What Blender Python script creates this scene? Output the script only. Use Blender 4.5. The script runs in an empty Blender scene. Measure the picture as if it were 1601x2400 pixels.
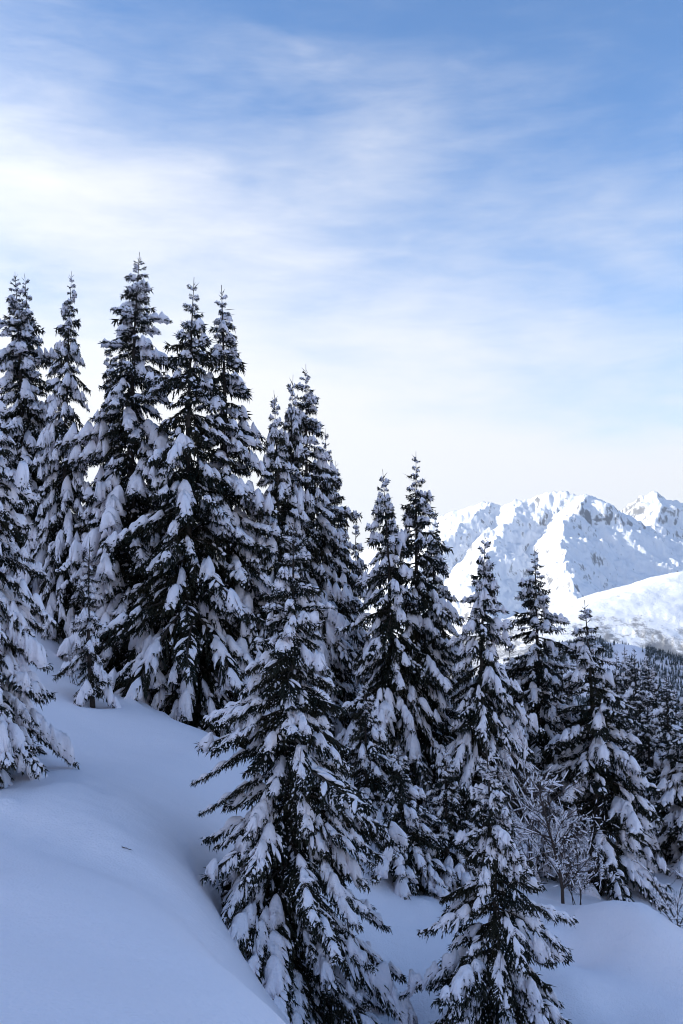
import bpy, math, random
import numpy as np
from mathutils import Matrix, Vector

# ------------------------------------------------------------------ camera, sky, sun, exposure
SC = bpy.context.scene
COL = SC.collection
PW, PH = 1601.0, 2400.0
FPX = 2305.0                       # focal length in photograph pixels
HORIZON = 1400.0                   # picture row of the true horizon
TH = math.atan((HORIZON - PH / 2) / FPX)

cam_d = bpy.data.cameras.new('camera')
cam_d.sensor_fit = 'VERTICAL'
cam_d.sensor_height = 36.0
cam_d.lens = 36.0 * FPX / PH
cam_d.clip_start = 0.1
cam_d.clip_end = 40000.0
cam = bpy.data.objects.new('camera', cam_d)
COL.objects.link(cam)
cam.location = (0, 0, 0)
cam.rotation_euler = (math.radians(90) + TH, 0, 0)
SC.camera = cam

SUN_EL = math.radians(20.0)
SUN_AZ = math.radians(-91.0)       # measured from the view direction (+Y), negative is to the left
SUN_DIR = Vector((math.sin(SUN_AZ) * math.cos(SUN_EL), math.cos(SUN_AZ) * math.cos(SUN_EL), math.sin(SUN_EL)))

SC.view_settings.view_transform = 'Standard'
SC.view_settings.look = 'None'
SC.view_settings.exposure = 1.55
SC.view_settings.gamma = 1.0
SC.view_settings.use_curve_mapping = False
SC.cycles.max_bounces = 6
SC.cycles.diffuse_bounces = 6
SC.cycles.glossy_bounces = 2
SC.cycles.use_denoising = True
SC.cycles.filter_width = 1.0


class NT:
    """small helper for node trees"""
    def __init__(self, tree):
        self.t = tree
        tree.nodes.clear()

    def n(self, kind, **kw):
        nd = self.t.nodes.new(kind)
        for k, v in kw.items():
            if k.startswith('i_'):
                key = k[2:]
                nd.inputs[int(key) if key.isdigit() else key.replace('_', ' ')].default_value = v
            else:
                setattr(nd, k, v)
        return nd

    def l(self, a, b):
        self.t.links.new(a, b)

    def math(self, op, a, b=None, c=None, clamp=False):
        nd = self.t.nodes.new('ShaderNodeMath')
        nd.operation = op
        nd.use_clamp = clamp
        for i, v in enumerate((a, b, c)):
            if v is None:
                continue
            if isinstance(v, (int, float)):
                nd.inputs[i].default_value = v
            else:
                self.t.links.new(v, nd.inputs[i])
        return nd.outputs[0]

    def mapr(self, v, a, b, c=0.0, d=1.0, smooth=False):
        nd = self.t.nodes.new('ShaderNodeMapRange')
        nd.interpolation_type = 'SMOOTHSTEP' if smooth else 'LINEAR'
        self.t.links.new(v, nd.inputs[0])
        for i, x in enumerate((a, b, c, d)):
            nd.inputs[i + 1].default_value = x
        return nd.outputs[0]

    def mix(self, f, a, b):
        nd = self.t.nodes.new('ShaderNodeMix')
        nd.data_type = 'RGBA'
        for v, i in ((f, 0), (a, 6), (b, 7)):
            if isinstance(v, (int, float)):
                nd.inputs[i].default_value = v
            elif isinstance(v, tuple):
                nd.inputs[i].default_value = v if len(v) == 4 else v + (1.0,)
            else:
                self.t.links.new(v, nd.inputs[i])
        return nd.outputs[2]


SKY_STRENGTH = 0.10
CLOUD_A = (7.3015, 3.3526, 4.7972)
CLOUD_B = (7.2831, -4.3231, 2.4431)
CLOUD_RGB = (3.62, 3.66, 3.80)
SKY_TINT = (0.66, 0.82, 0.96, 1)
world = bpy.data.worlds.new('World')
SC.world = world
world.use_nodes = True
world.cycles.sampling_method = 'MANUAL'
world.cycles.sample_map_resolution = 256
w = NT(world.node_tree)
w_out = w.n('ShaderNodeOutputWorld')
w_bg = w.n('ShaderNodeBackground')
w_bg.inputs['Strength'].default_value = SKY_STRENGTH
sky = w.n('ShaderNodeTexSky')
sky.sky_type = 'NISHITA'
sky.sun_disc = False
sky.sun_elevation = SUN_EL
sky.sun_rotation = SUN_AZ
sky.altitude = 1800.0
sky.air_density = 1.0
sky.dust_density = 0.6
sky.ozone_density = 2.0
tc = w.n('ShaderNodeTexCoord')
sep = w.n('ShaderNodeSeparateXYZ')
w.l(tc.outputs['Generated'], sep.inputs[0])


def cloud_noise(scale, detail, rough, rot, stretch, loc, dist=0.0):
    """soft streaks: noise on the view direction, drawn out along the horizon and slightly tilted"""
    mp = w.n('ShaderNodeMapping')
    w.l(tc.outputs['Generated'], mp.inputs[0])
    mp.inputs['Rotation'].default_value = (0, math.radians(rot), 0)
    mp.inputs['Scale'].default_value = (1, 1, stretch)
    mp.inputs['Location'].default_value = loc
    nz = w.n('ShaderNodeTexNoise')
    nz.inputs['Scale'].default_value = scale
    nz.inputs['Detail'].default_value = detail
    nz.inputs['Roughness'].default_value = rough
    nz.inputs['Distortion'].default_value = dist
    w.l(mp.outputs[0], nz.inputs['Vector'])
    return nz.outputs['Fac']


big = cloud_noise(2.0, 1.0, 0.5, 8, 2.0, CLOUD_A, 0.4)
mid = cloud_noise(4.6, 3.0, 0.50, 9, 3.0, CLOUD_B, 0.5)
fine = cloud_noise(11.0, 4.0, 0.66, 9, 4.5, (4.0, 2.0, 0), 0.3)
cl = w.math('ADD', w.math('MULTIPLY', big, 0.44), w.math('ADD', w.math('MULTIPLY', mid, 0.36), w.math('MULTIPLY', fine, 0.20)))
# thin high cloud shows more the longer the path through it (towards the horizon) and towards the sun
sdot = w.n('ShaderNodeVectorMath', operation='DOT_PRODUCT')
w.l(tc.outputs['Generated'], sdot.inputs[0])
sdot.inputs[1].default_value = tuple(SUN_DIR)
toward = w.mapr(sdot.outputs['Value'], -0.45, 0.75, -0.15, 0.24)
low = w.math('ADD', w.mapr(sep.outputs[2], 0.03, 0.62, 0.30, -0.25), w.mapr(sep.outputs[2], 0.0, 0.30, 0.42, 0.0))
cov = w.math('ADD', w.math('ADD', cl, 0.015), w.math('ADD', toward, low))
cov = w.mapr(cov, 0.33, 0.90, 0.0, 1.0, True)
glow = w.math('ADD', w.mapr(sdot.outputs['Value'], -0.3, 0.5, 0.92, 1.05), w.mapr(sdot.outputs['Value'], 0.35, 1.0, 0.0, 0.65))
cloud_col = w.n('ShaderNodeVectorMath', operation='SCALE')
cloud_col.inputs[0].default_value = CLOUD_RGB
w.l(glow, cloud_col.inputs['Scale'])
sat = w.n('ShaderNodeMix')
sat.data_type = 'RGBA'
sat.blend_type = 'MULTIPLY'
sat.inputs[0].default_value = 1.0
w.l(sky.outputs[0], sat.inputs[6])
sat.inputs[7].default_value = SKY_TINT
skymix = w.mix(w.math('MULTIPLY', cov, 0.96), sat.outputs[2], cloud_col.outputs[0])
w.l(skymix, w_bg.inputs['Color'])
w.l(w_bg.outputs[0], w_out.inputs['Surface'])

sun_d = bpy.data.lights.new('sun', 'SUN')
sun_d.energy = 2.1
sun_d.angle = math.radians(0.53)
sun_d.color = (1.0, 0.95, 0.87)
sun = bpy.data.objects.new('sun', sun_d)
COL.objects.link(sun)
sun.rotation_euler = (-SUN_DIR).to_track_quat('-Z', 'Y').to_euler()
sun.location = SUN_DIR * 200


# ------------------------------------------------------------------ helpers
def unproj(px, py, d):
    """photograph pixel at distance d along the view axis (world Y) -> world point"""
    cx = (px - PW / 2) / FPX
    cy = (PH / 2 - py) / FPX
    t = d / (math.cos(TH) - cy * math.sin(TH))
    return np.array((t * cx, d, t * (math.sin(TH) + cy * math.cos(TH))))


def build_mesh(name, V, faces, mats, midx=None, smooth=False):
    """faces: int array (n,3) or (n,4); midx: material index per face"""
    V = np.asarray(V, dtype=np.float32)
    F = np.asarray(faces, dtype=np.int32)
    me = bpy.data.meshes.new(name)
    me.vertices.add(len(V))
    me.vertices.foreach_set('co', V.ravel())
    k = F.shape[1]
    me.loops.add(F.size)
    me.loops.foreach_set('vertex_index', F.ravel())
    me.polygons.add(len(F))
    me.polygons.foreach_set('loop_start', np.arange(0, F.size, k, dtype=np.int32))
    if midx is not None:
        me.polygons.foreach_set('material_index', np.asarray(midx, dtype=np.int32))
    me.polygons.foreach_set('use_smooth', np.full(len(F), smooth, dtype=bool))
    for m in mats:
        me.materials.append(m)
    me.update(calc_edges=True)
    me.validate()
    return me


def add_obj(name, me, parent=None):
    o = bpy.data.objects.new(name, me)
    COL.objects.link(o)
    if parent is not None:
        o.parent = parent
    return o


def tag(o, label=None, cat=None, group=None, kind=None):
    if label:
        o['label'] = label
    if cat:
        o['category'] = cat
    if group:
        o['group'] = group
    if kind:
        o['kind'] = kind
    return o


_perm = np.random.RandomState(7).permutation(512)
_perm = np.concatenate([_perm, _perm, _perm])
_gr = np.random.RandomState(8).rand(512) * 2 * np.pi


def noise2(x, y):
    """gradient noise, about -0.7..0.7"""
    xi = np.floor(x).astype(int)
    yi = np.floor(y).astype(int)
    xf = x - xi
    yf = y - yi
    u = xf * xf * xf * (xf * (xf * 6 - 15) + 10)
    v = yf * yf * yf * (yf * (yf * 6 - 15) + 10)

    def g(ix, iy, dx, dy):
        h = _perm[_perm[ix & 511] + (iy & 511)]
        a = _gr[h]
        return np.cos(a) * dx + np.sin(a) * dy
    n00 = g(xi, yi, xf, yf)
    n10 = g(xi + 1, yi, xf - 1, yf)
    n01 = g(xi, yi + 1, xf, yf - 1)
    n11 = g(xi + 1, yi + 1, xf - 1, yf - 1)
    a = n00 + u * (n10 - n00)
    b = n01 + u * (n11 - n01)
    return a + v * (b - a)


def fbm(x, y, oct=5, gain=0.5, lac=2.03):
    s = 0.0
    a = 1.0
    for i in range(oct):
        s = s + a * noise2(x + 17.3 * i, y - 9.1 * i)
        x = x * lac
        y = y * lac
        a *= gain
    return s


def ridged(x, y, oct=5, gain=0.5, lac=2.07):
    s = 0.0
    a = 1.0
    for i in range(oct):
        s = s + a * (1 - 2.0 * np.abs(noise2(x + 31.7 * i, y + 5.9 * i)))
        x = x * lac
        y = y * lac
        a *= gain
    return s


# ------------------------------------------------------------------ materials
def new_mat(name):
    m = bpy.data.materials.new(name)
    m.use_nodes = True
    t = NT(m.node_tree)
    out = t.n('ShaderNodeOutputMaterial')
    b = t.n('ShaderNodeBsdfPrincipled')
    t.l(b.outputs[0], out.inputs['Surface'])
    return m, t, b


def snow_material(name, s1, s2, bump, dist):
    m, t, b = new_mat(name)
    b.inputs['Base Color'].default_value = (0.965, 0.90, 0.92, 1)
    b.inputs['Roughness'].default_value = 0.75
    b.inputs['Specular IOR Level'].default_value = 0.15
    tc_ = t.n('ShaderNodeTexCoord')
    n1 = t.n('ShaderNodeTexNoise', i_Scale=s1, i_Detail=2.0, i_Roughness=0.6)
    n2 = t.n('ShaderNodeTexNoise', i_Scale=s2, i_Detail=0.0)
    t.l(tc_.outputs['Object'], n1.inputs['Vector'])
    t.l(tc_.outputs['Object'], n2.inputs['Vector'])
    h = t.math('ADD', n1.outputs['Fac'], t.math('MULTIPLY', n2.outputs['Fac'], 0.35))
    bp = t.n('ShaderNodeBump', i_Strength=bump, i_Distance=dist)
    t.l(h, bp.inputs['Height'])
    t.l(bp.outputs[0], b.inputs['Normal'])
    return m


M_GROUND = snow_material('snow_ground', 2.6, 26.0, 0.7, 0.05)
M_SNOW = snow_material('snow_on_branches', 8.0, 34.0, 0.8, 0.04)


def needle_material():
    m, t, b = new_mat('spruce_needles')
    g = t.n('ShaderNodeNewGeometry')
    n1 = t.n('ShaderNodeTexNoise', i_Scale=1.7, i_Detail=1.0)
    t.l(g.outputs['Position'], n1.inputs['Vector'])
    c = t.mix(t.mapr(n1.outputs['Fac'], 0.35, 0.68), (0.008, 0.012, 0.007), (0.028, 0.024, 0.012))
    t.l(c, b.inputs['Base Color'])
    b.inputs['Roughness'].default_value = 0.7
    b.inputs['Specular IOR Level'].default_value = 0.2
    return m


def bark_material(name, a, c):
    m, t, b = new_mat(name)
    tc_ = t.n('ShaderNodeTexCoord')
    n1 = t.n('ShaderNodeTexNoise', i_Scale=14.0, i_Detail=5.0)
    t.l(tc_.outputs['Object'], n1.inputs['Vector'])
    t.l(t.mix(n1.outputs['Fac'], a, c), b.inputs['Base Color'])
    b.inputs['Roughness'].default_value = 0.9
    bp = t.n('ShaderNodeBump', i_Strength=0.6, i_Distance=0.02)
    t.l(n1.outputs['Fac'], bp.inputs['Height'])
    t.l(bp.outputs[0], b.inputs['Normal'])
    return m


M_NEEDLE = needle_material()
M_BARK = bark_material('spruce_bark', (0.022, 0.016, 0.012), (0.075, 0.055, 0.042))
M_TWIG = bark_material('shrub_bark', (0.03, 0.020, 0.016), (0.085, 0.055, 0.042))


def mountain_material(name, brush=False):
    m, t, b = new_mat(name)
    g = t.n('ShaderNodeNewGeometry')
    sp = t.n('ShaderNodeSeparateXYZ')
    t.l(g.outputs['Normal'], sp.inputs[0])
    pos = g.outputs['Position']
    n1 = t.n('ShaderNodeTexNoise', i_Scale=0.0045, i_Detail=8.0, i_Roughness=0.68)
    n2 = t.n('ShaderNodeTexNoise', i_Scale=0.022, i_Detail=8.0, i_Roughness=0.75)
    mp = t.n('ShaderNodeMapping')
    mp.inputs['Scale'].default_value = (1.0, 1.0, 0.35)
    t.l(pos, mp.inputs[0])
    t.l(mp.outputs[0], n1.inputs['Vector'])
    t.l(mp.outputs[0], n2.inputs['Vector'])
    steep = t.math('SUBTRACT', 1.0, sp.outputs[2])
    v = t.math('ADD', steep, t.math('MULTIPLY', t.math('SUBTRACT', n1.outputs['Fac'], 0.5), 0.75))
    v = t.math('ADD', v, t.math('MULTIPLY', t.math('SUBTRACT', n2.outputs['Fac'], 0.5), 0.65))
    n4 = t.n('ShaderNodeTexNoise', i_Scale=0.06, i_Detail=4.0, i_Roughness=0.8)
    t.l(mp.outputs[0], n4.inputs['Vector'])
    v = t.math('ADD', v, t.math('MULTIPLY', t.math('SUBTRACT', n4.outputs['Fac'], 0.5), 0.6))
    pq = t.n('ShaderNodeSeparateXYZ')
    t.l(pos, pq.inputs[0])
    v = t.math('ADD', v, t.mapr(pq.outputs[2], 300.0, 680.0, -0.03, 0.10))
    rock = t.mapr(v, 0.38, 0.54, 0.0, 0.9, True)
    if brush:                       # dwarf shrubs and scree poking through on the lower part of the hill
        pz = t.n('ShaderNodeSeparateXYZ')
        t.l(pos, pz.inputs[0])
        mq = t.n('ShaderNodeMapping')
        mq.inputs['Rotation'].default_value = (0, 0, math.radians(-28))
        mq.inputs['Scale'].default_value = (1.0, 0.32, 1.0)
        t.l(pos, mq.inputs[0])
        n3 = t.n('ShaderNodeTexNoise', i_Scale=0.006, i_Detail=8.0, i_Roughness=0.72)
        t.l(mq.outputs[0], n3.inputs['Vector'])
        hgt = t.mapr(pz.outputs[2], -190.0, 60.0, 0.30, -0.12)
        bv = t.math('ADD', t.math('ADD', n3.outputs['Fac'], hgt), t.math('MULTIPLY', t.math('SUBTRACT', n2.outputs['Fac'], 0.5), 0.7))
        rock = t.mapr(bv, 0.62, 0.80, 0.0, 0.85, True)
    rockc = t.mix(n2.outputs['Fac'], (0.06, 0.063, 0.07), (0.23, 0.235, 0.25))
    t.l(t.mix(rock, (0.88, 0.90, 0.93), rockc), b.inputs['Base Color'])
    b.inputs['Roughness'].default_value = 0.85
    b.inputs['Specular IOR Level'].default_value = 0.1
    bp = t.n('ShaderNodeBump', i_Strength=0.5, i_Distance=14.0)
    t.l(n2.outputs['Fac'], bp.inputs['Height'])
    t.l(bp.outputs[0], b.inputs['Normal'])
    return m


M_MOUNT = mountain_material('mountain_snow_and_rock')
M_HILL = mountain_material('hill_snow_and_brush', True)

# ------------------------------------------------------------------ the slope
# anchors on the snow: (picture x, picture y, distance) read off the photograph
ANCH = [
    (0, 2400, 8.0), (330, 2400, 8.6), (-300, 2400, 8.0), (0, 2200, 11.0), (250, 2200, 11.5), (100, 2125, 12.7), (250, 2140, 12.6), (390, 2200, 11.9), (0, 2300, 9.4), (250, 2300, 9.8), (-150, 2130, 12.4), (330, 2050, 15.4), (130, 1990, 16.2), (430, 2300, 10.6),
    (0, 2060, 14.5), (200, 2080, 14.0), (330, 2120, 13.2), (430, 2135, 13.2), (520, 2240, 11.9), (600, 2320, 10.9), (670, 2400, 10.2),
    (300, 1990, 17.5), (420, 2010, 18.0), (60, 1930, 17.6), (180, 1838, 19.4), (100, 1850, 19.0), (260, 1880, 20.0), (30, 1900, 18.3),
    (380, 1900, 21.0), (460, 1960, 20.5), (300, 1760, 26.0), (450, 1830, 24.0), (180, 1640, 29.0), (500, 1880, 23.0),
    (110, 1545, 33.0), (200, 1600, 31.5), (300, 1645, 30.0), (420, 1710, 28.2), (520, 1775, 26.5),
    (140, 1480, 37.0), (60, 1490, 38.0), (-60, 1460, 37.0),
    (740, 2420, 20.0), (560, 2200, 19.5), (900, 2400, 20.6), (950, 2300, 21.5), (860, 2120, 24.5), (830, 1980, 27.0),
    (960, 2070, 26.5), (1090, 2140, 25.6), (1000, 2200, 23.8), (980, 2390, 20.8),
    (1160, 2430, 19.0), (1280, 2170, 24.6), (1300, 2110, 27.5), (1200, 2120, 26.5), (1270, 2400, 19.6), (1350, 2280, 21.8), (1450, 2400, 19.6),
    (1600, 2420, 19.4), (1420, 2128, 25.0), (1500, 2168, 24.0), (1550, 2215, 23.2), (1565, 2290, 22.6), (1340, 2190, 24.6), (1480, 2240, 23.4), (1700, 2450, 19.5),
    (1420, 2085, 33.0), (1520, 2040, 37.0), (1590, 2110, 33.0), (1600, 2260, 27.0), (1680, 2260, 26.5), (1600, 2040, 38.0),
]
WANCH = [(0, 0, -2.3), (-6, 0, -1.2), (6, 0, -4.6), (0, -8, -2.2), (-12, 8, -1.0), (8, 10, -6.6), (12, 16, -9.0), (3, 9, -5.8), (4, 14, -7.8), (0, 5, -3.0), (0.4, 9, -5.1), (0.6, 11, -6.1), (0.1, 13, -6.9), (1.6, 7.5, -5.0), (-0.2, 15.5, -7.8), (1.0, 6, -4.2),
         (-5, 35, -5.2), (-8, 36, -3.6), (0, 34, -7.6), (4, 36, -9.2), (8, 42, -11.4), (-12, 42, -2.2), (14, 40, -12.0), (14, 30, -11.4), (-16, 30, -0.5), (-14, 20, -0.8)]


def seg_dist(x, y, pts):
    """distance to a 3-D polyline in plan, height at the nearest point, arc length there"""
    best = np.full(x.shape, 1e12)
    zz = np.zeros(x.shape)
    arc = np.zeros(x.shape)
    run = 0.0
    for (ax, ay, az), (bx, by, bz) in zip(pts[:-1], pts[1:]):
        dx, dy = bx - ax, by - ay
        l2 = dx * dx + dy * dy
        t = np.clip(((x - ax) * dx + (y - ay) * dy) / l2, 0, 1)
        d = np.hypot(x - ax - t * dx, y - ay - t * dy)
        m = d < best
        best = np.where(m, d, best)
        zz = np.where(m, az + t * (bz - az), zz)
        arc = np.where(m, run + t * math.sqrt(l2), arc)
        run += math.sqrt(l2)
    return best, zz, arc


# the mountain whose flank we stand on: its crest lies out of frame to the left and keeps this slope in shade
CREST = [(-1000, -1500, 430), (-950, -300, 480), (-950, 500, 490), (-1080, 1300, 600), (-1200, 1750, 660), (-1750, 2900, 300)]


def g_base(x, y):
    z = -5.6 - 0.30 * np.clip(x, -16, 60) - 0.10 * np.clip(y - 34, 0, 30)
    up = np.clip(-x - 14, 0, None)
    hill = 0.52 * (np.sqrt(up * up + 36) - 6)
    hill = 150 * (1 - np.exp(-hill / 150))
    yy = np.clip((y - 55) / 110, 0, 1)
    z = z + hill * (1 - yy * yy * (3 - 2 * yy))
    z = z - 0.33 * np.clip(x - 60, 0, 700)
    z = z - 0.30 * np.clip(y - 64, 0, 900)
    d, cz, _ = seg_dist(x, y, CREST)
    mt = cz - 0.80 * d
    k = 25.0
    dd = np.clip((mt - z) / k, -30, 30)
    return z + k * np.log1p(np.exp(dd)) * (d < 1500)


_A = np.array([unproj(*a) for a in ANCH] + [np.array(a_, float) for a_ in WANCH])
_SIG = 5.2


def _kern(r):
    q = r / _SIG
    return (1 + q) * np.exp(-q)


_D = np.sqrt(((_A[:, None, :2] - _A[None, :, :2]) ** 2).sum(-1))
_W = np.linalg.solve(_kern(_D) + 0.004 * np.eye(len(_A)), _A[:, 2] - g_base(_A[:, 0], _A[:, 1]))
WELLS = []                          # (x, y, radius, depth) around tree feet, negative depth for clods and drifts
for _px, _d, _r, _w in ((675, 20.0, 1.3, 0.3), (1165, 18.8, 1.0, 0.35), (-55, 20.5, 1.3, 0.6), (222, 29.5, 0.7, 0.25), (955, 26.8, 0.9, 0.3), (1040, 28.0, 0.9, 0.3), (1385, 34.0, 1.2, 0.3)):
    WELLS.append((unproj(_px, 1500, _d)[0], _d, _r, _w))
for _px, _py, _d, _r, _w in ((1440, 2150, 24.4, 1.2, -0.45), (1530, 2225, 23.4, 0.8, -0.32), (1345, 2200, 23.6, 0.8, 0.40), (1235, 2240, 22.4, 0.9, -0.28), (1330, 2330, 20.8, 0.8, -0.14), (1460, 2350, 20.4, 0.7, 0.12),
                             (225, 1848, 20.4, 0.22, 0.07), (236, 1868, 20.0, 0.20, 0.08), (241, 1890, 19.6, 0.18, 0.07), (243, 1912, 19.2, 0.18, 0.06), (250, 1935, 18.8, 0.17, 0.05), (263, 1950, 18.5, 0.16, 0.04),
                             (150, 1835, 19.8, 0.5, -0.05), (120, 1965, 17.0, 1.1, 0.10), (220, 1995, 16.6, 1.1, 0.12), (320, 2035, 16.0, 1.1, 0.14), (410, 2085, 15.6, 1.0, 0.12)):
    WELLS.append((unproj(_px, _py, _d)[0], _d, _r, _w))
_rc = np.random.RandomState(5)
for _px, _py, _d, _n, _s in ((1290, 2175, 24.4, 14, 0.9), (860, 2010, 26.0, 10, 0.8), (1110, 2150, 25.0, 8, 0.7), (980, 2380, 20.6, 10, 0.7), (60, 1900, 18.0, 6, 0.8), (560, 2200, 19.0, 6, 0.5), (1420, 2090, 32.0, 8, 1.0), (330, 1640, 31.0, 6, 0.8)):
    _c = unproj(_px, _py, _d)
    for _ in range(_n):
        WELLS.append((_c[0] + _rc.normal(0, _s), _c[1] + _rc.normal(0, _s), _rc.uniform(0.16, 0.36), -_rc.uniform(0.03, 0.14)))


def ground(x, y, detail=True):
    x = np.atleast_1d(np.asarray(x, float))
    y = np.atleast_1d(np.asarray(y, float))
    z = g_base(x, y)
    near = (x > -60) & (x < 60) & (y > -50) & (y < 90)
    if near.any():
        xn, yn = x[near], y[near]
        acc = np.zeros(len(xn))
        for (ax, ay, _), wt in zip(_A, _W):
            acc += wt * _kern(np.hypot(xn - ax, yn - ay))
        if detail:
            for wx, wy, wr, wd in WELLS:
                acc -= wd * np.exp(-((xn - wx) ** 2 + (yn - wy) ** 2) / (wr * wr))
        z[near] += acc
    if detail:
        u_, v_ = 0.6 * x + 0.8 * y, 0.8 * x - 0.6 * y
        z = z + 0.12 * fbm(x * 0.30, y * 0.30, 3) + 0.15 * noise2(u_ * 0.62, v_ * 0.14) + 0.022 * noise2(x * 1.3, y * 1.3)
        far = np.clip((np.hypot(x, y) - 70) / 200, 0, 1)
        z = z + far * (14 * fbm(x * 0.006, y * 0.006, 5))
    return z


def gz(x, y):
    return float(ground([x], [y])[0])


# ------------------------------------------------------------------ spruce boughs
def unit(v):
    return v / np.maximum(np.linalg.norm(v, axis=-1, keepdims=True), 1e-9)


def spindles(A, D, ln, r, mid=0.4, k=3):
    """double pyramids: A start, D direction, ln length, r radius"""
    n = len(A)
    D = unit(D)
    up = np.tile(np.array((0, 0, 1.0)), (n, 1))
    up[np.abs(D[:, 2]) > 0.95] = (1, 0, 0)
    s = unit(np.cross(D, up))
    t = np.cross(s, D)
    V = np.zeros((n, k + 2, 3))
    V[:, 0] = A
    V[:, k + 1] = A + D * ln[:, None]
    c = A + D * (ln * mid)[:, None]
    for i in range(k):
        a = 2 * math.pi * i / k + 0.5
        V[:, 1 + i] = c + r[:, None] * (math.cos(a) * s + math.sin(a) * t)
    F = []
    for i in range(k):
        j = (i + 1) % k
        F.append((0, 1 + j, 1 + i))
        F.append((k + 1, 1 + i, 1 + j))
    F = np.array(F)
    Fa = (F[None] + (np.arange(n) * (k + 2))[:, None, None]).reshape(-1, 3)
    return V.reshape(-1, 3), Fa


def tube(P, R, k=5, flat=None):
    """tube along P with radius R; flat=(lateral scale, vertical scale)"""
    P = np.asarray(P, float)
    R = np.asarray(R, float)
    n = len(P)
    T = unit(np.gradient(P, axis=0))
    up = np.tile(np.array((0, 0, 1.0)), (n, 1))
    up[np.abs(T[:, 2]) > 0.97] = (0, 1, 0)
    s = unit(np.cross(T, up))
    t = np.cross(s, T)
    a = np.arange(k) * 2 * np.pi / k
    fx, fz = flat if flat else (1, 1)
    V = P[:, None] + R[:, None, None] * (fx * np.cos(a)[None, :, None] * s[:, None] + fz * np.sin(a)[None, :, None] * t[:, None])
    V = V.reshape(-1, 3)
    F = []
    for i in range(n - 1):
        for j in range(k):
            q = (j + 1) % k
            b = i * k
            F.append((b + j, b + q, b + k + q))
            F.append((b + j, b + k + q, b + k + j))
    return V, np.array(F)


def tongue(P, lat, fwd, w_l, w_r, h, drape, m, rng, lump=0.15):
    """a pillow of snow lying on the curve P, hanging down on both sides"""
    n = len(P)
    us = np.linspace(-1, 1, 2 * m + 1)
    top = np.zeros((n, 2 * m + 1, 3))
    bot = np.zeros((n, 2 * m + 1, 3))
    ph = rng.rand(6) * 6.28
    fing = rng.uniform(-0.35, 0.75, 2 * m + 1) * float(np.max(w_l + w_r)) * 0.42
    for j, u in enumerate(us):
        wd = (w_l if u < 0 else w_r)
        a = abs(u)
        off = (np.sign(u) * a * wd)[:, None] * lat + (0.55 * a * wd)[:, None] * fwd
        dz = -drape * (a ** 1.9) * wd
        base = P + off
        base[:, 2] += dz
        th = h * (max(0.0, 1 - a ** 2.8) ** 0.5)
        si = np.arange(n)
        lm = 1 + lump * (np.sin(si * 0.9 + ph[0] + 2.1 * u) + np.sin(si * 0.53 + ph[1] - 3.0 * u) + 0.6 * np.sin(si * 1.7 + ph[2] + 5 * u))
        base = base + (fing[j] * np.clip((np.arange(n) / (n - 1.0) - 0.55) / 0.45, 0, 1) ** 1.5)[:, None] * (fwd + np.array((0, 0, -0.35)))
        top[:, j] = base
        top[:, j, 2] += th * lm
        bot[:, j] = base
        bot[:, j, 2] -= 0.25 * th
    W2 = 2 * m + 1
    N = n * W2
    und = 0.5 * (bot[:, m - 1] + bot[:, m + 1])
    V = np.concatenate([top.reshape(-1, 3), und])
    F = []
    for i in range(n - 1):
        for j in range(W2 - 1):
            a, b, c, d = i * W2 + j, i * W2 + j + 1, (i + 1) * W2 + j + 1, (i + 1) * W2 + j
            F += [(a, c, b), (a, d, c)]
        a, b, c, d = i * W2, (i + 1) * W2, i * W2 + W2 - 1, (i + 1) * W2 + W2 - 1
        u, v = N + i, N + i + 1
        F += [(a, u, v), (a, v, b), (c, v, u), (c, d, v)]
    for i in (0, n - 1):
        for j in range(W2 - 1):
            F.append((i * W2 + j, i * W2 + j + 1, N + i) if i == 0 else (i * W2 + j + 1, i * W2 + j, N + i))
    return V, np.array(F)


def shoots(A, D, ln, r):
    """needle-clad shoots: blunt three-sided cones, open where they grow from the twig"""
    n = len(A)
    D = unit(D)
    up = np.tile(np.array((0, 0, 1.0)), (n, 1))
    up[np.abs(D[:, 2]) > 0.95] = (1, 0, 0)
    s = unit(np.cross(D, up))
    t = np.cross(s, D)
    V = np.zeros((n, 4, 3))
    V[:, 3] = A + D * ln[:, None]
    c = A + D * (ln * 0.12)[:, None]
    for i in range(3):
        a = 2 * math.pi * i / 3 + 0.5
        V[:, i] = c + r[:, None] * (math.cos(a) * s + math.sin(a) * t)
    F = np.array(((3, 0, 1), (3, 1, 2), (3, 2, 0)))
    return V.reshape(-1, 3), (F[None] + (np.arange(n) * 4)[:, None, None]).reshape(-1, 3)


class Acc:
    def __init__(self):
        self.V, self.F, self.M, self.n = [], [], [], 0

    def add(self, VF, mi=0):
        V, F = VF
        if len(V) == 0:
            return
        self.V.append(V)
        self.F.append(F + self.n)
        self.M.append(np.full(len(F), mi))
        self.n += len(V)

    def out(self):
        if not self.V:
            return np.zeros((0, 3)), np.zeros((0, 3), int), np.zeros(0, int)
        return np.concatenate(self.V), np.concatenate(self.F), np.concatenate(self.M)


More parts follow.
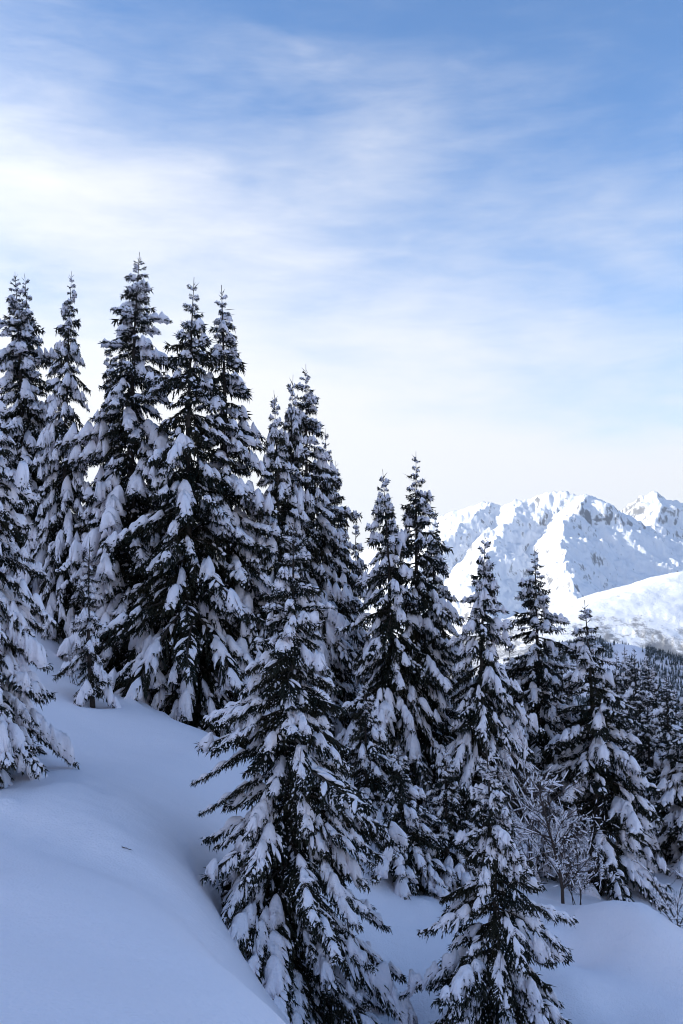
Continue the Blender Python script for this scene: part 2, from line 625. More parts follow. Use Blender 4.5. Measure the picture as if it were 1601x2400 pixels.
def make_bough(rng, L, p0, p1, lod=0, heavy=1.0, pil=1.0):
    n = 26
    s = np.linspace(0, 1, n)
    pitch = np.radians(p0 + (p1 - p0) * s ** 0.8) + math.radians(rng.uniform(10, 30)) * np.clip((s - 0.75) / 0.25, 0, 1) ** 1.5
    head = 0.16 * np.sin(s * rng.uniform(3, 6) + rng.uniform(0, 6)) - 0.0
    D = np.stack([np.cos(pitch) * np.cos(head), np.cos(pitch) * np.sin(head), np.sin(pitch)], 1)
    P = np.concatenate([[np.zeros(3)], np.cumsum((D[1:] + D[:-1]) / 2 * (L / (n - 1)), 0)])
    gA, gD, gl, gr = [], [], [], []
    nd, sn = Acc(), Acc()
    nd.add(tube(P[::3], np.linspace(0.012 + 0.009 * L, 0.005, len(P[::3])), 4), 1)
    step = (0.056 if lod == 0 else 0.092)
    gs = (0.027 if lod == 0 else 0.058)
    gsz = (0.86 if lod == 0 else 1.35)
    nb = max(5, int(L * 0.9 / step))
    lmax = min(0.58, 0.31 * L + 0.07)
    steepf = np.clip((-(p0 + p1) / 2 - 5) / 40, 0, 1)
    for i in range(nb):
        for side in (-1, 1):
            si = 0.08 + 0.92 * (i + rng.rand()) / nb
            si = min(si, 0.995)
            idx = si * (n - 1)
            i0 = min(int(idx), n - 2)
            p = P[i0] + (P[i0 + 1] - P[i0]) * (idx - i0)
            shape = min(1.0, 0.35 + 1.9 * si) * (1.0 - max(0, si - 0.35) / 0.65 * 0.72)
            bl = lmax * shape * rng.uniform(0.7, 1.15)
            az = head[i0] + side * math.radians(rng.uniform(32, 66))
            pa = pitch[i0] * 0.7 + math.radians(rng.uniform(-12, 4))
            pb = -math.radians(rng.uniform(28, 62) + 18 * steepf) if p0 < 20 else math.radians(rng.uniform(-15, 20))
            k = 5
            tt = np.linspace(0, 1, k)
            pp = pa + (pb - pa) * tt
            aa = az - side * 0.25 * tt
            d = np.stack([np.cos(pp) * np.cos(aa), np.cos(pp) * np.sin(aa), np.sin(pp)], 1)
            Q = np.concatenate([[p], p + np.cumsum((d[1:] + d[:-1]) / 2 * (bl / (k - 1)), 0)])
            ng = max(2, int(bl / gs))
            for q in range(ng):
                tq = 0.12 + 0.88 * (q + rng.rand() * 0.6) / ng
                ix = min(tq, 0.999) * (k - 1)
                j = int(ix)
                a0 = Q[j] + (Q[j + 1] - Q[j]) * (ix - j)
                sd = 1 if (q % 2) else -1
                azg = aa[j] + sd * math.radians(rng.uniform(18, 52))
                pg = pp[j] + math.radians(rng.uniform(-45, 12))
                gA.append(a0)
                gD.append((math.cos(pg) * math.cos(azg), math.cos(pg) * math.sin(azg), math.sin(pg)))
                gl.append(rng.uniform(0.055, 0.11) * gsz)
                gr.append(rng.uniform(0.011, 0.018) * gsz)
            gA.append(Q[-1] - d[-1] * 0.02)
            gD.append(d[-1])
            gl.append(rng.uniform(0.07, 0.11) * gsz)
            gr.append(rng.uniform(0.011, 0.016) * gsz)
            # shoots hanging straight down from the branchlet
            if p0 < 15:
                for q in range(max(1, int(bl / (0.07 if lod == 0 else 0.12)))):
                    ix = rng.uniform(0.1, 0.98) * (k - 1)
                    j = int(ix)
                    gA.append(Q[j] + (Q[j + 1] - Q[j]) * (ix - j) + np.array((0, 0, -0.02)))
                    gD.append((rng.uniform(-0.3, 0.5), rng.uniform(-0.35, 0.35), -1.0))
                    gl.append(rng.uniform(0.08, 0.17) * gsz)
                    gr.append(rng.uniform(0.011, 0.017) * gsz)
            # strings of needles along the branchlet itself
            for j in range(0, k - 1, 1 if lod == 0 else 2):
                gA.append(Q[j])
                gD.append(d[j])
                gl.append(bl / (k - 1) * (1.25 if lod == 0 else 2.3))
                gr.append(0.014 * gsz)
            # snow lying on the branchlet
            if rng.rand() < min(1.0, max(0.12, (si - 0.2) * 2.6)) * (0.42 if lod == 0 else 0.35) * min(1.3, heavy) * min(1.5, 0.12 + 0.95 * pil ** 0.6) and bl > 0.1:
                ta, tb = rng.uniform(0.0, 0.3), rng.uniform(0.65, 1.0)
                m = 5 if lod == 0 else 4
                tk = np.linspace(ta, tb, m) * (k - 1)
                jj = np.minimum(tk.astype(int), k - 2)
                C = Q[jj] + (Q[jj + 1] - Q[jj]) * (tk - jj)[:, None]
                wd = rng.uniform(0.018, 0.040) * heavy * gsz ** 0.5 * (0.7 + 0.5 * min(1, bl / 0.4))
                C[:, 2] += wd * 0.75
                prof = np.array([0.15, 0.8, 1.0, 0.9, 0.2] if m == 5 else [0.15, 0.9, 1.0, 0.2]) * wd * rng.uniform(0.75, 1.2, m)
                sn.add(tube(C, prof, 5 if lod == 0 else 4, (1.05, 0.85)))
    # tip
    for j in range(3):
        gA.append(P[-1] - D[-1] * 0.05)
        a = head[-1] + (j - 1) * 0.5
        pz = pitch[-1] + rng.uniform(0, 0.35)
        gD.append((math.cos(pz) * math.cos(a), math.cos(pz) * math.sin(a), math.sin(pz)))
        gl.append(rng.uniform(0.12, 0.2))
        gr.append(0.012 * gsz)
    gA, gD, gl, gr = np.array(gA), unit(np.array(gD)), np.array(gl), np.array(gr)
    nd.add(shoots(gA, gD, gl, gr), 0)
    shoots_done = len(gA)
    # flecks of snow caught on single shoots
    msk = rng.rand(len(gA)) * np.clip(1.6 - 1.2 * np.hypot(gA[:, 0], gA[:, 1]) / L, 0.6, 2.0) < (0.12 if lod == 0 else 0.06) * heavy * (0.35 if pil < 0.1 else 1.0)
    if msk.any():
        fa = gA[msk] + gD[msk] * (gl[msk] * 0.1)[:, None] + np.array((0, 0, 0.012))
        sn.add(spindles(fa, gD[msk], gl[msk] * rng.uniform(0.4, 0.85, msk.sum()), gr[msk] * rng.uniform(0.9, 1.7, msk.sum()), 0.5))
    # main pillows
    lat = np.stack([-np.sin(head), np.cos(head), np.zeros(n)], 1)
    fw = np.stack([np.cos(head) * np.cos(pitch), np.sin(head) * np.cos(pitch), np.sin(pitch)], 1)
    cuts = [rng.uniform(0.24, 0.40) if L > 0.7 else rng.uniform(0.12, 0.25)]
    while cuts[-1] < 0.88:
        cuts.append(min(0.99, cuts[-1] + rng.uniform(0.20, 0.46) * min(1.0, 1.1 / L ** 0.6)))
    for ca, cb in zip(cuts[:-1], cuts[1:]):
        if pil < 0.1 or rng.rand() > (0.75 if pil < 0.6 else 0.95) or (cb - ca) * L < 0.08:
            continue
        cb2 = cb + rng.uniform(-0.16, 0.02) * (cb - ca) * 2
        ds = 0.05 if lod == 0 else 0.085
        ns = max(6, int((cb2 - ca) * L / ds))
        st = np.linspace(ca, min(cb2, 0.985), ns)
        ii = st * (n - 1)
        j = np.minimum(ii.astype(int), n - 2)
        f = (ii - j)[:, None]
        C = P[j] + (P[j + 1] - P[j]) * f
        q = (st - st[0]) / (st[-1] - st[0])
        endt = np.clip(1 - np.abs(2 * q - 1) ** 4.0, 0.02, 1) ** 0.5
        shp = np.minimum(1, 0.45 + 1.6 * st) * (1 - np.clip(st - 0.55, 0, 1) * 0.85)
        W = heavy * pil ** 0.6 * (0.060 + 0.038 * min(L, 2.4)) * rng.uniform(0.75, 1.25)
        fing = lambda: 1 + 0.55 * np.convolve(rng.uniform(-1, 1, ns + 2), (0.25, 0.5, 0.25), 'valid') + 0.35 * rng.uniform(-1, 1, ns)
        wl = W * shp * endt * fing()
        wr = W * shp * endt * fing()
        Hh = 1.25 * heavy * pil ** 0.8 * (0.050 + 0.042 * min(L, 2.2)) * rng.uniform(0.7, 1.3)
        hh = Hh * endt * (1 + 0.25 * np.sin(q * rng.uniform(4, 10) + rng.uniform(0, 6)))
        C[:, 2] += 0.01
        # dark shoots poking out round the rim of the pillow and through its thin places
        ne = int(ns * (1.6 if lod == 0 else 1.1))
        ke = rng.randint(0, ns, ne)
        sd = rng.choice([-1.0, 1.0], ne)
        aa_ = rng.uniform(0.55, 1.0, ne)
        we = np.where(sd < 0, np.abs(wl)[ke], np.abs(wr)[ke])
        A_ = C[ke] + lat[j][ke] * (sd * aa_ * we)[:, None] + fw[j][ke] * (0.55 * aa_ * we)[:, None]
        A_[:, 2] += hh[ke] * np.clip(1 - aa_ ** 2.8, 0, 1) ** 0.5 * 0.55 - 0.5 * aa_ ** 1.9 * we
        D_ = unit(fw[j][ke] * 0.9 + lat[j][ke] * (sd * rng.uniform(0.3, 1.0, ne))[:, None] + np.stack([np.zeros(ne), np.zeros(ne), rng.uniform(-0.5, 0.5, ne)], 1))
        nd.add(shoots(A_, D_, rng.uniform(0.07, 0.13, ne) * gsz, rng.uniform(0.010, 0.016, ne) * gsz), 0)
        sn.add(tongue(C, lat[j], fw[j], np.abs(wl), np.abs(wr), hh, rng.uniform(0.45, 0.85), 4 if lod == 0 else 3, rng, 0.12 if lod == 0 else 0.08))
    return nd.out(), sn.out()


CLASSES = [
    (0.45, 42, 25), (0.45, 10, -12), (0.45, -8, -35),
    (1.0, 18, -12), (1.0, -5, -35), (1.0, -18, -47),
    (1.8, -2, -30), (1.8, -20, -50), (1.8, -26, -56),
    (2.8, -10, -42), (2.8, -22, -52),
]
NVAR = 5
PIL = (0.0, 0.5, 0.9, 1.2, 1.7)
TPL = {}                            # (lod, heavy) -> list of dict


def templates(lod, heavy, seed):
    key = (lod, heavy)
    if key in TPL:
        return TPL[key]
    rng = np.random.RandomState(seed)
    out = []
    for ci, (L, p0, p1) in enumerate(CLASSES):
        for v in range(NVAR):
            (nv, nf, nm), (sv, sf, sm) = make_bough(rng, L, p0 + rng.uniform(-5, 5), p1 + rng.uniform(-6, 6), lod, heavy, PIL[v] if L < 1.5 else max(0.55, PIL[v]))
            out.append(dict(L=L, mean=(p0 + p1) / 2, needle=(nv, nf, nm), snow=(sv, sf), me=None))
    TPL[key] = out
    return out


def tpl_mesh(t):
    if t['me'] is None:
        a = build_mesh('bough', t['needle'][0], t['needle'][1], [M_NEEDLE, M_BARK], t['needle'][2])
        b = build_mesh('bough_snow', t['snow'][0], t['snow'][1], [M_SNOW], None, True)
        t['me'] = (a, b)
    return t['me']


def tree_plan(seed, H, R, lean=(0, 0), low=0.03, prof=0.85, dens=1.0, droop=1.0, lod=1, heavy=1.0, sparse_top=1.0):
    """bough placements for one spruce standing at the origin: list of (template, matrix)"""
    rng = np.random.RandomState(seed)
    T = templates(lod, heavy, 11 + int(heavy * 10) + lod)
    Ls = np.array([t['L'] for t in T])
    Pm = np.array([t['mean'] for t in T])
    bend = rng.uniform(-0.022, 0.022, 2) * H

    def axis(h):
        q = h / H
        return np.array((lean[0] * q + bend[0] * math.sin(q * 3.14), lean[1] * q + bend[1] * math.sin(q * 3.14), h))
    plan = []
    h = H - 0.40
    gold = rng.uniform(0, 6.28)
    irr = rng.uniform(0, 6.28, 6)
    while h > H * low:
        t = 1 - h / H
        depth = H - h
        r0 = R * min(1.0, (t / 0.9)) ** prof * min(1.0, 0.34 + 0.66 * depth / 3.0)
        nw = int(rng.choice([4, 5, 5, 6])) if depth > 0.8 else int(rng.choice([3, 4]))
        for k in range(nw):
            gold += 2.399963 + rng.uniform(-0.35, 0.35)
            az = gold
            if rng.rand() < 0.06:
                continue
            hh = h + rng.uniform(-0.12, 0.12) * min(1, depth)
            wob = 1 + 0.16 * math.sin(3 * az + irr[0] + depth * 0.8) + 0.14 * math.sin(az + irr[1] + depth * 1.7) + 0.10 * math.sin(2 * az + irr[2] - depth * 2.9)
            r = (r0 * wob + 0.05) * rng.uniform(0.68, 1.22)
            if rng.rand() < 0.07 and depth > 0.7:
                r *= rng.uniform(1.2, 1.45)
            if depth < 0.8:
                pit = rng.uniform(12, 52)
            else:
                a = min(1, depth / (0.30 * H))
                b = min(1, max(0, depth / H - 0.25) / 0.6)
                pit = (11 - 25 * a - 18 * b) * (droop if a > 0.3 else 1) + rng.uniform(-13, 13)
            L = max(0.16, 1.12 * r / max(0.5, math.cos(math.radians(pit))))
            cand = np.abs(np.log(Ls / L)) * 26 + np.abs(Pm - pit) + rng.uniform(0, 9, len(T))
            ti = int(np.argmin(cand))
            sc = L / Ls[ti]
            tilt = np.clip(pit - Pm[ti], -14, 14)
            pz = axis(hh)
            sy = sc * rng.uniform(0.85, 1.15)
            m = (Matrix.Translation(Vector(pz)) @ Matrix.Rotation(az, 4, 'Z') @ Matrix.Rotation(-math.radians(tilt), 4, 'Y')
                 @ Matrix.Rotation(rng.uniform(-0.12, 0.12), 4, 'X') @ Matrix.Diagonal((sc, sy if rng.rand() < 0.5 else -sy, sc, 1)))
            plan.append((ti, m))
        # short dark inner boughs close to the trunk
        if depth > 1.2:
            for k in range(2):
                az = rng.uniform(0, 6.28)
                L = max(0.35, 0.5 * r0 * rng.uniform(0.7, 1.2))
                ci = 4 if L > 0.7 else 1
                ti = ci * NVAR
                sc = L / Ls[ti]
                plan.append((ti, Matrix.Translation(Vector(axis(h - rng.uniform(0, 0.15)))) @ Matrix.Rotation(az, 4, 'Z') @ Matrix.Rotation(math.radians(rng.uniform(-5, 25)), 4, 'Y') @ Matrix.Diagonal((sc, sc, sc, 1))))
        h -= ((0.27 if depth < 1.0 else 0.15 + 0.20 * min(1, depth / 2.5)) / dens) * (sparse_top if depth < 0.2 * H else 1.0)
    return T, plan, axis


def trunk_mesh(H, axis, rb, seed):
    rng = np.random.RandomState(seed)
    hs = np.concatenate([[-0.6], np.linspace(0, H - 0.3, 14), [H]])
    P = np.array([axis(h) for h in hs])
    R = np.array([max(0.008, rb * (1 - max(h, 0) / H) ** 0.9) for h in hs])
    R[0] = rb * 1.25
    A = Acc()
    A.add(tube(P, R, 8))
    # young upright shoots round the leader
    n = 5
    az = rng.uniform(0, 6.28, n)
    st = np.array([axis(H - rng.uniform(0.22, 0.45)) for _ in range(n)])
    dd = np.stack([np.cos(az) * 0.75, np.sin(az) * 0.75, np.full(n, 0.75)], 1)
    A.add(spindles(st, dd, rng.uniform(0.12, 0.28, n), np.full(n, 0.012)))
    # bare twigs sticking out of the slender top
    n = 9
    az = rng.uniform(0, 6.28, n)
    st = np.array([axis(H - rng.uniform(0.7, 0.22 * H)) for _ in range(n)])
    dd = np.stack([np.cos(az), np.sin(az), rng.uniform(0.1, 0.6, n)], 1)
    A.add(spindles(st, dd, rng.uniform(0.35, 0.6, n) * (0.6 + 0.4 * min(1, H / 12)), np.full(n, 0.013)))
    V, F, _ = A.out()
    return build_mesh('trunk', V, F, [M_BARK], None, True)


def spruce_boughs(name, loc, label, group, seed, H, R, **kw):
    """a near spruce: every bough and its load of snow is a part"""
    T, plan, axis = tree_plan(seed, H, R, lod=0, **kw)
    root = add_obj(name, None)
    root.location = loc
    tag(root, label, 'tree', group)
    add_obj('trunk', trunk_mesh(H, axis, 0.011 * H + 0.03, seed), root)
    for ti, m in plan:
        a, b = tpl_mesh(T[ti])
        o = add_obj('bough', a, root)
        o.matrix_local = m
        tag(add_obj('snow_load', b, o), kind='stuff')
    return root


def joined_meshes(seed, H, R, lod=1, **kw):
    T, plan, axis = tree_plan(seed, H, R, lod=lod, **kw)
    N, S = Acc(), Acc()
    for ti, m in plan:
        A = np.array(m)
        flip = np.linalg.det(A[:3, :3]) < 0
        V, F, mi = T[ti]['needle']
        V2 = V @ A[:3, :3].T + A[:3, 3]
        N.V.append(V2); N.F.append((F[:, ::-1] if flip else F) + N.n); N.M.append(mi); N.n += len(V2)
        V, F = T[ti]['snow']
        V2 = V @ A[:3, :3].T + A[:3, 3]
        S.V.append(V2); S.F.append((F[:, ::-1] if flip else F) + S.n); S.n += len(V2)
    nv, nf, nm = np.concatenate(N.V), np.concatenate(N.F), np.concatenate(N.M)
    sv, sf = np.concatenate(S.V), np.concatenate(S.F)
    return (trunk_mesh(H, axis, 0.011 * H + 0.03, seed),
            build_mesh('crown', nv, nf, [M_NEEDLE, M_BARK], nm),
            build_mesh('crown_snow', sv, sf, [M_SNOW], None, True))


def spruce_joined(name, loc, label, group, meshes, scale=(1, 1, 1), rot=0.0, lean=(0, 0)):
    root = add_obj(name, None)
    sh = Matrix.Identity(4)
    root.location = loc
    root.rotation_euler = (0, 0, rot)
    root.scale = scale
    tag(root, label, 'tree', group)
    add_obj('trunk', meshes[0], root)
    c = add_obj('crown', meshes[1], root)
    tag(add_obj('snow_load', meshes[2], c), kind='stuff')
    return root


# ------------------------------------------------------------------ ground sheet, mountains
def lines(a, b, step, lo, hi, growth=1.085):
    mid = list(np.arange(a, b + 1e-6, step))
    up, st = [], step
    v = mid[-1]
    while v < hi:
        st *= growth
        v += st
        up.append(v)
    dn, st = [], step
    v = mid[0]
    while v > lo:
        st *= growth
        v -= st
        dn.append(v)
    return np.array(dn[::-1] + mid + up)


def grid_faces(nx, ny):
    i = np.arange(nx - 1)
    j = np.arange(ny - 1)
    I, J = np.meshgrid(i, j)
    a = (J * nx + I).ravel()
    return np.stack([a, a + 1, a + nx + 1, a + nx], 1)


def make_ground():
    gx = lines(-13, 12, 0.165, -4000, 7000)
    gy = lines(7, 38, 0.165, -2500, 12000)
    X, Y = np.meshgrid(gx, gy)
    Z = ground(X.ravel(), Y.ravel())
    V = np.stack([X.ravel(), Y.ravel(), Z], 1)
    o = add_obj('ground', build_mesh('ground', V, grid_faces(len(gx), len(gy)), [M_GROUND], None, True))
    tag(o, 'smooth deep untracked snow covering the steep shaded slope', 'snow', kind='structure')


def pts3(*a):
    return [tuple(unproj(*q)) for q in a]


def polar_field(name, px0, px1, npx, d0, d1, nd, hfun, mat, floor):
    pxs = np.linspace(px0, px1, npx)
    ds = np.geomspace(d0, d1, nd)
    X = (pxs[None, :] - PW / 2) / FPX * ds[:, None]
    Y = np.repeat(ds[:, None], npx, 1)
    Z = hfun(X.ravel(), Y.ravel())
    Z = np.maximum(Z, floor)
    V = np.stack([X.ravel(), Y.ravel(), Z], 1)
    return add_obj(name, build_mesh(name, V, grid_faces(npx, nd), [mat], None, True))


RANGE = [  # (crest polyline, fall of the flanks, flute size)
    (pts3((560, 1470, 7600), (760, 1345, 7000), (865, 1285, 6800), (960, 1235, 6600), (1023, 1211, 6500), (1085, 1198, 6450), (1144, 1179, 6400), (1180, 1190, 6350),
          (1215, 1175, 6300), (1241, 1175, 6300), (1291, 1155, 6250), (1330, 1158, 6200), (1356, 1169, 6150), (1377, 1160, 6050),
          (1406, 1178, 6200), (1445, 1205, 6450), (1500, 1250, 6800), (1600, 1330, 7200)), 0.62, 1.0),
    (pts3((1377, 1160, 6050), (1352, 1198, 5800), (1330, 1238, 5500), (1316, 1290, 5150), (1330, 1345, 4800), (1346, 1405, 4450)), 0.66, 0.8),
    (pts3((1241, 1175, 6300), (1200, 1205, 6000), (1180, 1240, 5700), (1150, 1290, 5300), (1120, 1350, 4900), (1100, 1420, 4500)), 0.60, 0.8),
    (pts3((1144, 1179, 6400), (1100, 1215, 6100), (1050, 1260, 5800), (1000, 1320, 5500)), 0.62, 0.8),
    (pts3((1377, 1160, 6050), (1420, 1215, 5850), (1480, 1275, 5600), (1560, 1335, 5400), (1680, 1400, 5200)), 0.62, 0.8),
    (pts3((1440, 1215, 8300), (1480, 1185, 8000), (1537, 1154, 7800), (1563, 1171, 7800), (1620, 1190, 7900), (1720, 1180, 8000), (1900, 1250, 8000)), 0.62, 1.0),
    (pts3((1537, 1154, 7800), (1545, 1215, 7300), (1520, 1270, 6900)), 0.62, 0.8),
]


def h_range(x, y):
    wx = x + 95 * fbm(x * 0.0026, y * 0.0026, 5, 0.6)
    wy = y + 95 * fbm(x * 0.0026 + 40, y * 0.0026 + 9, 5, 0.6)
    z = np.full(x.shape, -2000.0)
    for k, (pl, fall, fl) in enumerate(RANGE):
        d0, cz0, arc0 = seg_dist(x, y, pl)
        d1, cz1, arc1 = seg_dist(wx, wy, pl)
        q = np.clip(d0 / 250, 0, 1) if k in (0, 5) else 1.0
        d = d0 + (d1 - d0) * q
        arc = arc0 + (arc1 - arc0) * q
        flute = ridged(arc * 0.0052 + 7 * k, d * 0.0009 + 3.1 * k, 4, 0.55)
        h = cz0 - fall * d - 0.16 * np.minimum(d, 350) + 42 * fl * (flute - 0.6) * np.clip(d / 260, 0, 1)
        z = np.maximum(z, h)
    z = z + 26 * (ridged(x * 0.0042, y * 0.0042, 5, 0.55) - 0.9) * 0.8 + 7 * (ridged(x * 0.014, y * 0.014, 4, 0.6) - 0.9) + 6 * fbm(x * 0.03, y * 0.03, 3)
    return z


NEARHILL = [
    (pts3((1900, 1270, 4100), (1720, 1305, 3850), (1601, 1335, 3700), (1500, 1375, 3500), (1400, 1412, 3300), (1335, 1445, 3150), (1270, 1500, 2950), (1150, 1560, 2800), (950, 1680, 2650), (700, 1850, 2500)), 0.24, 0.5),
]


def h_nearhill(x, y):
    wx = x + 40 * fbm(x * 0.003, y * 0.003, 4)
    wy = y + 40 * fbm(x * 0.003 + 40, y * 0.003 + 9, 4)
    z = np.full(x.shape, -2000.0)
    for k, (pl, fall, fl) in enumerate(NEARHILL):
        d0, cz0, arc0 = seg_dist(x, y, pl)
        d1, cz1, arc1 = seg_dist(wx, wy, pl)
        q = np.clip(d0 / 200, 0, 1)
        d = d0 + (d1 - d0) * q
        arc = arc0 + (arc1 - arc0) * q
        h = cz0 - 10 - fall * (np.sqrt(d * d + 60 ** 2) - 60) + 5 * (ridged(arc * 0.004, d * 0.0022, 3) - 0.6) * np.clip(d / 300, 0, 1)
        z = np.maximum(z, h)
    return z + 7 * fbm(x * 0.010, y * 0.010, 5)


WOOD = pts3((600, 1850, 1900), (900, 1680, 1850), (1150, 1560, 1780), (1300, 1512, 1700), (1390, 1492, 1650), (1480, 1505, 1600), (1601, 1540, 1550), (1800, 1640, 1500))


def h_wood(x, y):
    d, cz, arc = seg_dist(x, y, WOOD)
    return cz - 6 - 0.62 * (np.sqrt(d * d + 25 ** 2) - 25) + 16 * (ridged(arc * 0.007, d * 0.0025, 3) - 0.6) * np.clip(d / 120, 0, 1)


def far_forest():
    """frosted conifers on the shaded slope across the valley: one mass"""
    rng = np.random.RandomState(4)
    n = 16000
    px = rng.uniform(800, 1760, n)
    d = rng.uniform(1250, 1760, n)
    x = (px - PW / 2) / FPX * d
    z = h_wood(x, d)
    keep = (noise2(x * 0.012, d * 0.012) + 0.35 * noise2(x * 0.05, d * 0.05) > -0.22)
    x, d, z = x[keep], d[keep], z[keep]
    n = len(x)
    h = rng.uniform(6, 12, n)
    r = h * rng.uniform(0.13, 0.2, n)
    k = 5
    V = np.zeros((n, 2 * k + 2, 3))
    base = np.stack([x, d, z], 1)
    for i in range(k):
        a = 2 * math.pi * i / k
        ca, sa = math.cos(a), math.sin(a)
        V[:, i] = base + np.stack([r * ca, r * sa, h * 0.08], 1)
        V[:, k + i] = base + np.stack([0.62 * r * math.cos(a + .6), 0.62 * r * math.sin(a + .6), h * 0.45], 1)
    V[:, 2 * k] = base + np.stack([0 * h, 0 * h, h], 1)
    V[:, 2 * k + 1] = base + np.stack([0 * h, 0 * h, h * 0.66], 1)
    F = []
    for i in range(k):
        j = (i + 1) % k
        F += [(i, j, 2 * k + 1), (k + i, k + j, 2 * k)]
    F = np.array(F)
    Fa = (F[None] + (np.arange(n) * (2 * k + 2))[:, None, None]).reshape(-1, 3)
    m, t, b = new_mat('frosted_far_conifers')
    g = t.n('ShaderNodeNewGeometry')
    n1 = t.n('ShaderNodeTexNoise', i_Scale=0.22, i_Detail=3.0, i_Roughness=0.7)
    t.l(g.outputs['Position'], n1.inputs['Vector'])
    t.l(t.mix(t.mapr(n1.outputs['Fac'], 0.50, 0.74), (0.03, 0.04, 0.04), (0.62, 0.64, 0.68)), b.inputs['Base Color'])
    b.inputs['Roughness'].default_value = 0.9
    o = add_obj('far_forest', build_mesh('far_forest', V.reshape(-1, 3), Fa, [m]))
    tag(o, 'frosted dark conifer wood on the blue shaded slope below the sunlit hill', 'forest', kind='stuff')


make_ground()
o = polar_field('mountain_range', 700, 1800, 560, 3900, 8600, 230, h_range, M_MOUNT, -420)
tag(o, 'jagged snow covered mountain range with grey rock faces, sunlit from the left', 'mountains', kind='structure')
o = polar_field('sunlit_hill', 650, 1900, 330, 2200, 4500, 120, h_nearhill, M_HILL, -500)
tag(o, 'bright sunlit snow hill in front of the mountain range', 'hill', kind='structure')
o = polar_field('wooded_slope', 600, 1900, 220, 1050, 2050, 90, h_wood, M_GROUND, -500)
tag(o, 'shaded snow slope carrying the far conifer wood', 'hill', kind='structure')
far_forest()


def make_haze():
    x0, x1, y0, y1, z0, z1 = -4600.0, 8200.0, -3200.0, 13500.0, -760.0, 1150.0
    V = np.array([(x, y, z) for z in (z0, z1) for y in (y0, y1) for x in (x0, x1)])
    F = np.array([(0, 2, 3, 1), (4, 5, 7, 6), (0, 1, 5, 4), (2, 6, 7, 3), (0, 4, 6, 2), (1, 3, 7, 5)])
    m = bpy.data.materials.new('mountain_air')
    m.use_nodes = True
    t = NT(m.node_tree)
    out = t.n('ShaderNodeOutputMaterial')
    v = t.n('ShaderNodeVolumePrincipled')
    v.inputs['Color'].default_value = (0.86, 0.93, 1.0, 1)
    v.inputs['Density'].default_value = HAZE
    v.inputs['Anisotropy'].default_value = 0.2
    t.l(v.outputs[0], out.inputs['Volume'])
    o = add_obj('haze', build_mesh('haze', V, F, [m]))
    tag(o, 'thin pale mountain air over the whole valley', 'haze', kind='stuff')


HAZE = 2.6e-5
make_haze()

# ------------------------------------------------------------------ spruces
# variants for the trees standing further back; each is built once and shared
VAR = {}


def variant(k):
    if k not in VAR:
        spec = dict(
            a=dict(dens=1.08, seed=21, H=15.0, R=2.35, heavy=1.45, droop=1.2, prof=0.76),
            b=dict(dens=1.12, seed=22, H=14.0, R=1.75, heavy=1.45, droop=1.25, prof=0.72),
            c=dict(dens=1.12, seed=23, H=13.0, R=2.3, heavy=1.2, droop=1.1, prof=0.8),
            d=dict(dens=1.12, seed=24, H=11.0, R=2.0, heavy=1.35, droop=1.3, prof=0.76),
            e=dict(dens=1.12, seed=25, H=9.0, R=1.8, heavy=1.35, droop=1.0, prof=0.8),
            f=dict(dens=1.12, seed=26, H=6.0, R=1.35, heavy=1.35, droop=1.2, prof=0.76),
        )[k]
        VAR[k] = (joined_meshes(lod=1, **spec), spec['H'], spec['R'])
    return VAR[k]


def place(kind, tip, base_px, d, R, label, seed=0, group='snow laden spruces on the slope', sink=0.15, **kw):
    bx = unproj(base_px, 1500, d)[0]
    zb = gz(bx, d) - sink
    tp = unproj(tip[0], tip[1], d)
    vec = Vector((tp[0] - bx, 0, tp[2] - zb))
    H = vec.length
    q = Vector((0, 0, 1)).rotation_difference(vec)
    if kind == 'near':
        o = spruce_boughs('spruce_tree', (bx, d, zb), label, group, seed, H, R, **kw)
        o.rotation_mode = 'QUATERNION'
        o.rotation_quaternion = q
    else:
        ms, H0, R0 = variant(kind)
        o = spruce_joined('spruce_tree', (bx, d, zb), label, group, ms, (R / R0, R / R0, H / H0))
        o.rotation_mode = 'QUATERNION'
        from mathutils import Quaternion
        o.rotation_quaternion = q @ Quaternion((0, 0, 1), seed * 1.0)
    return o


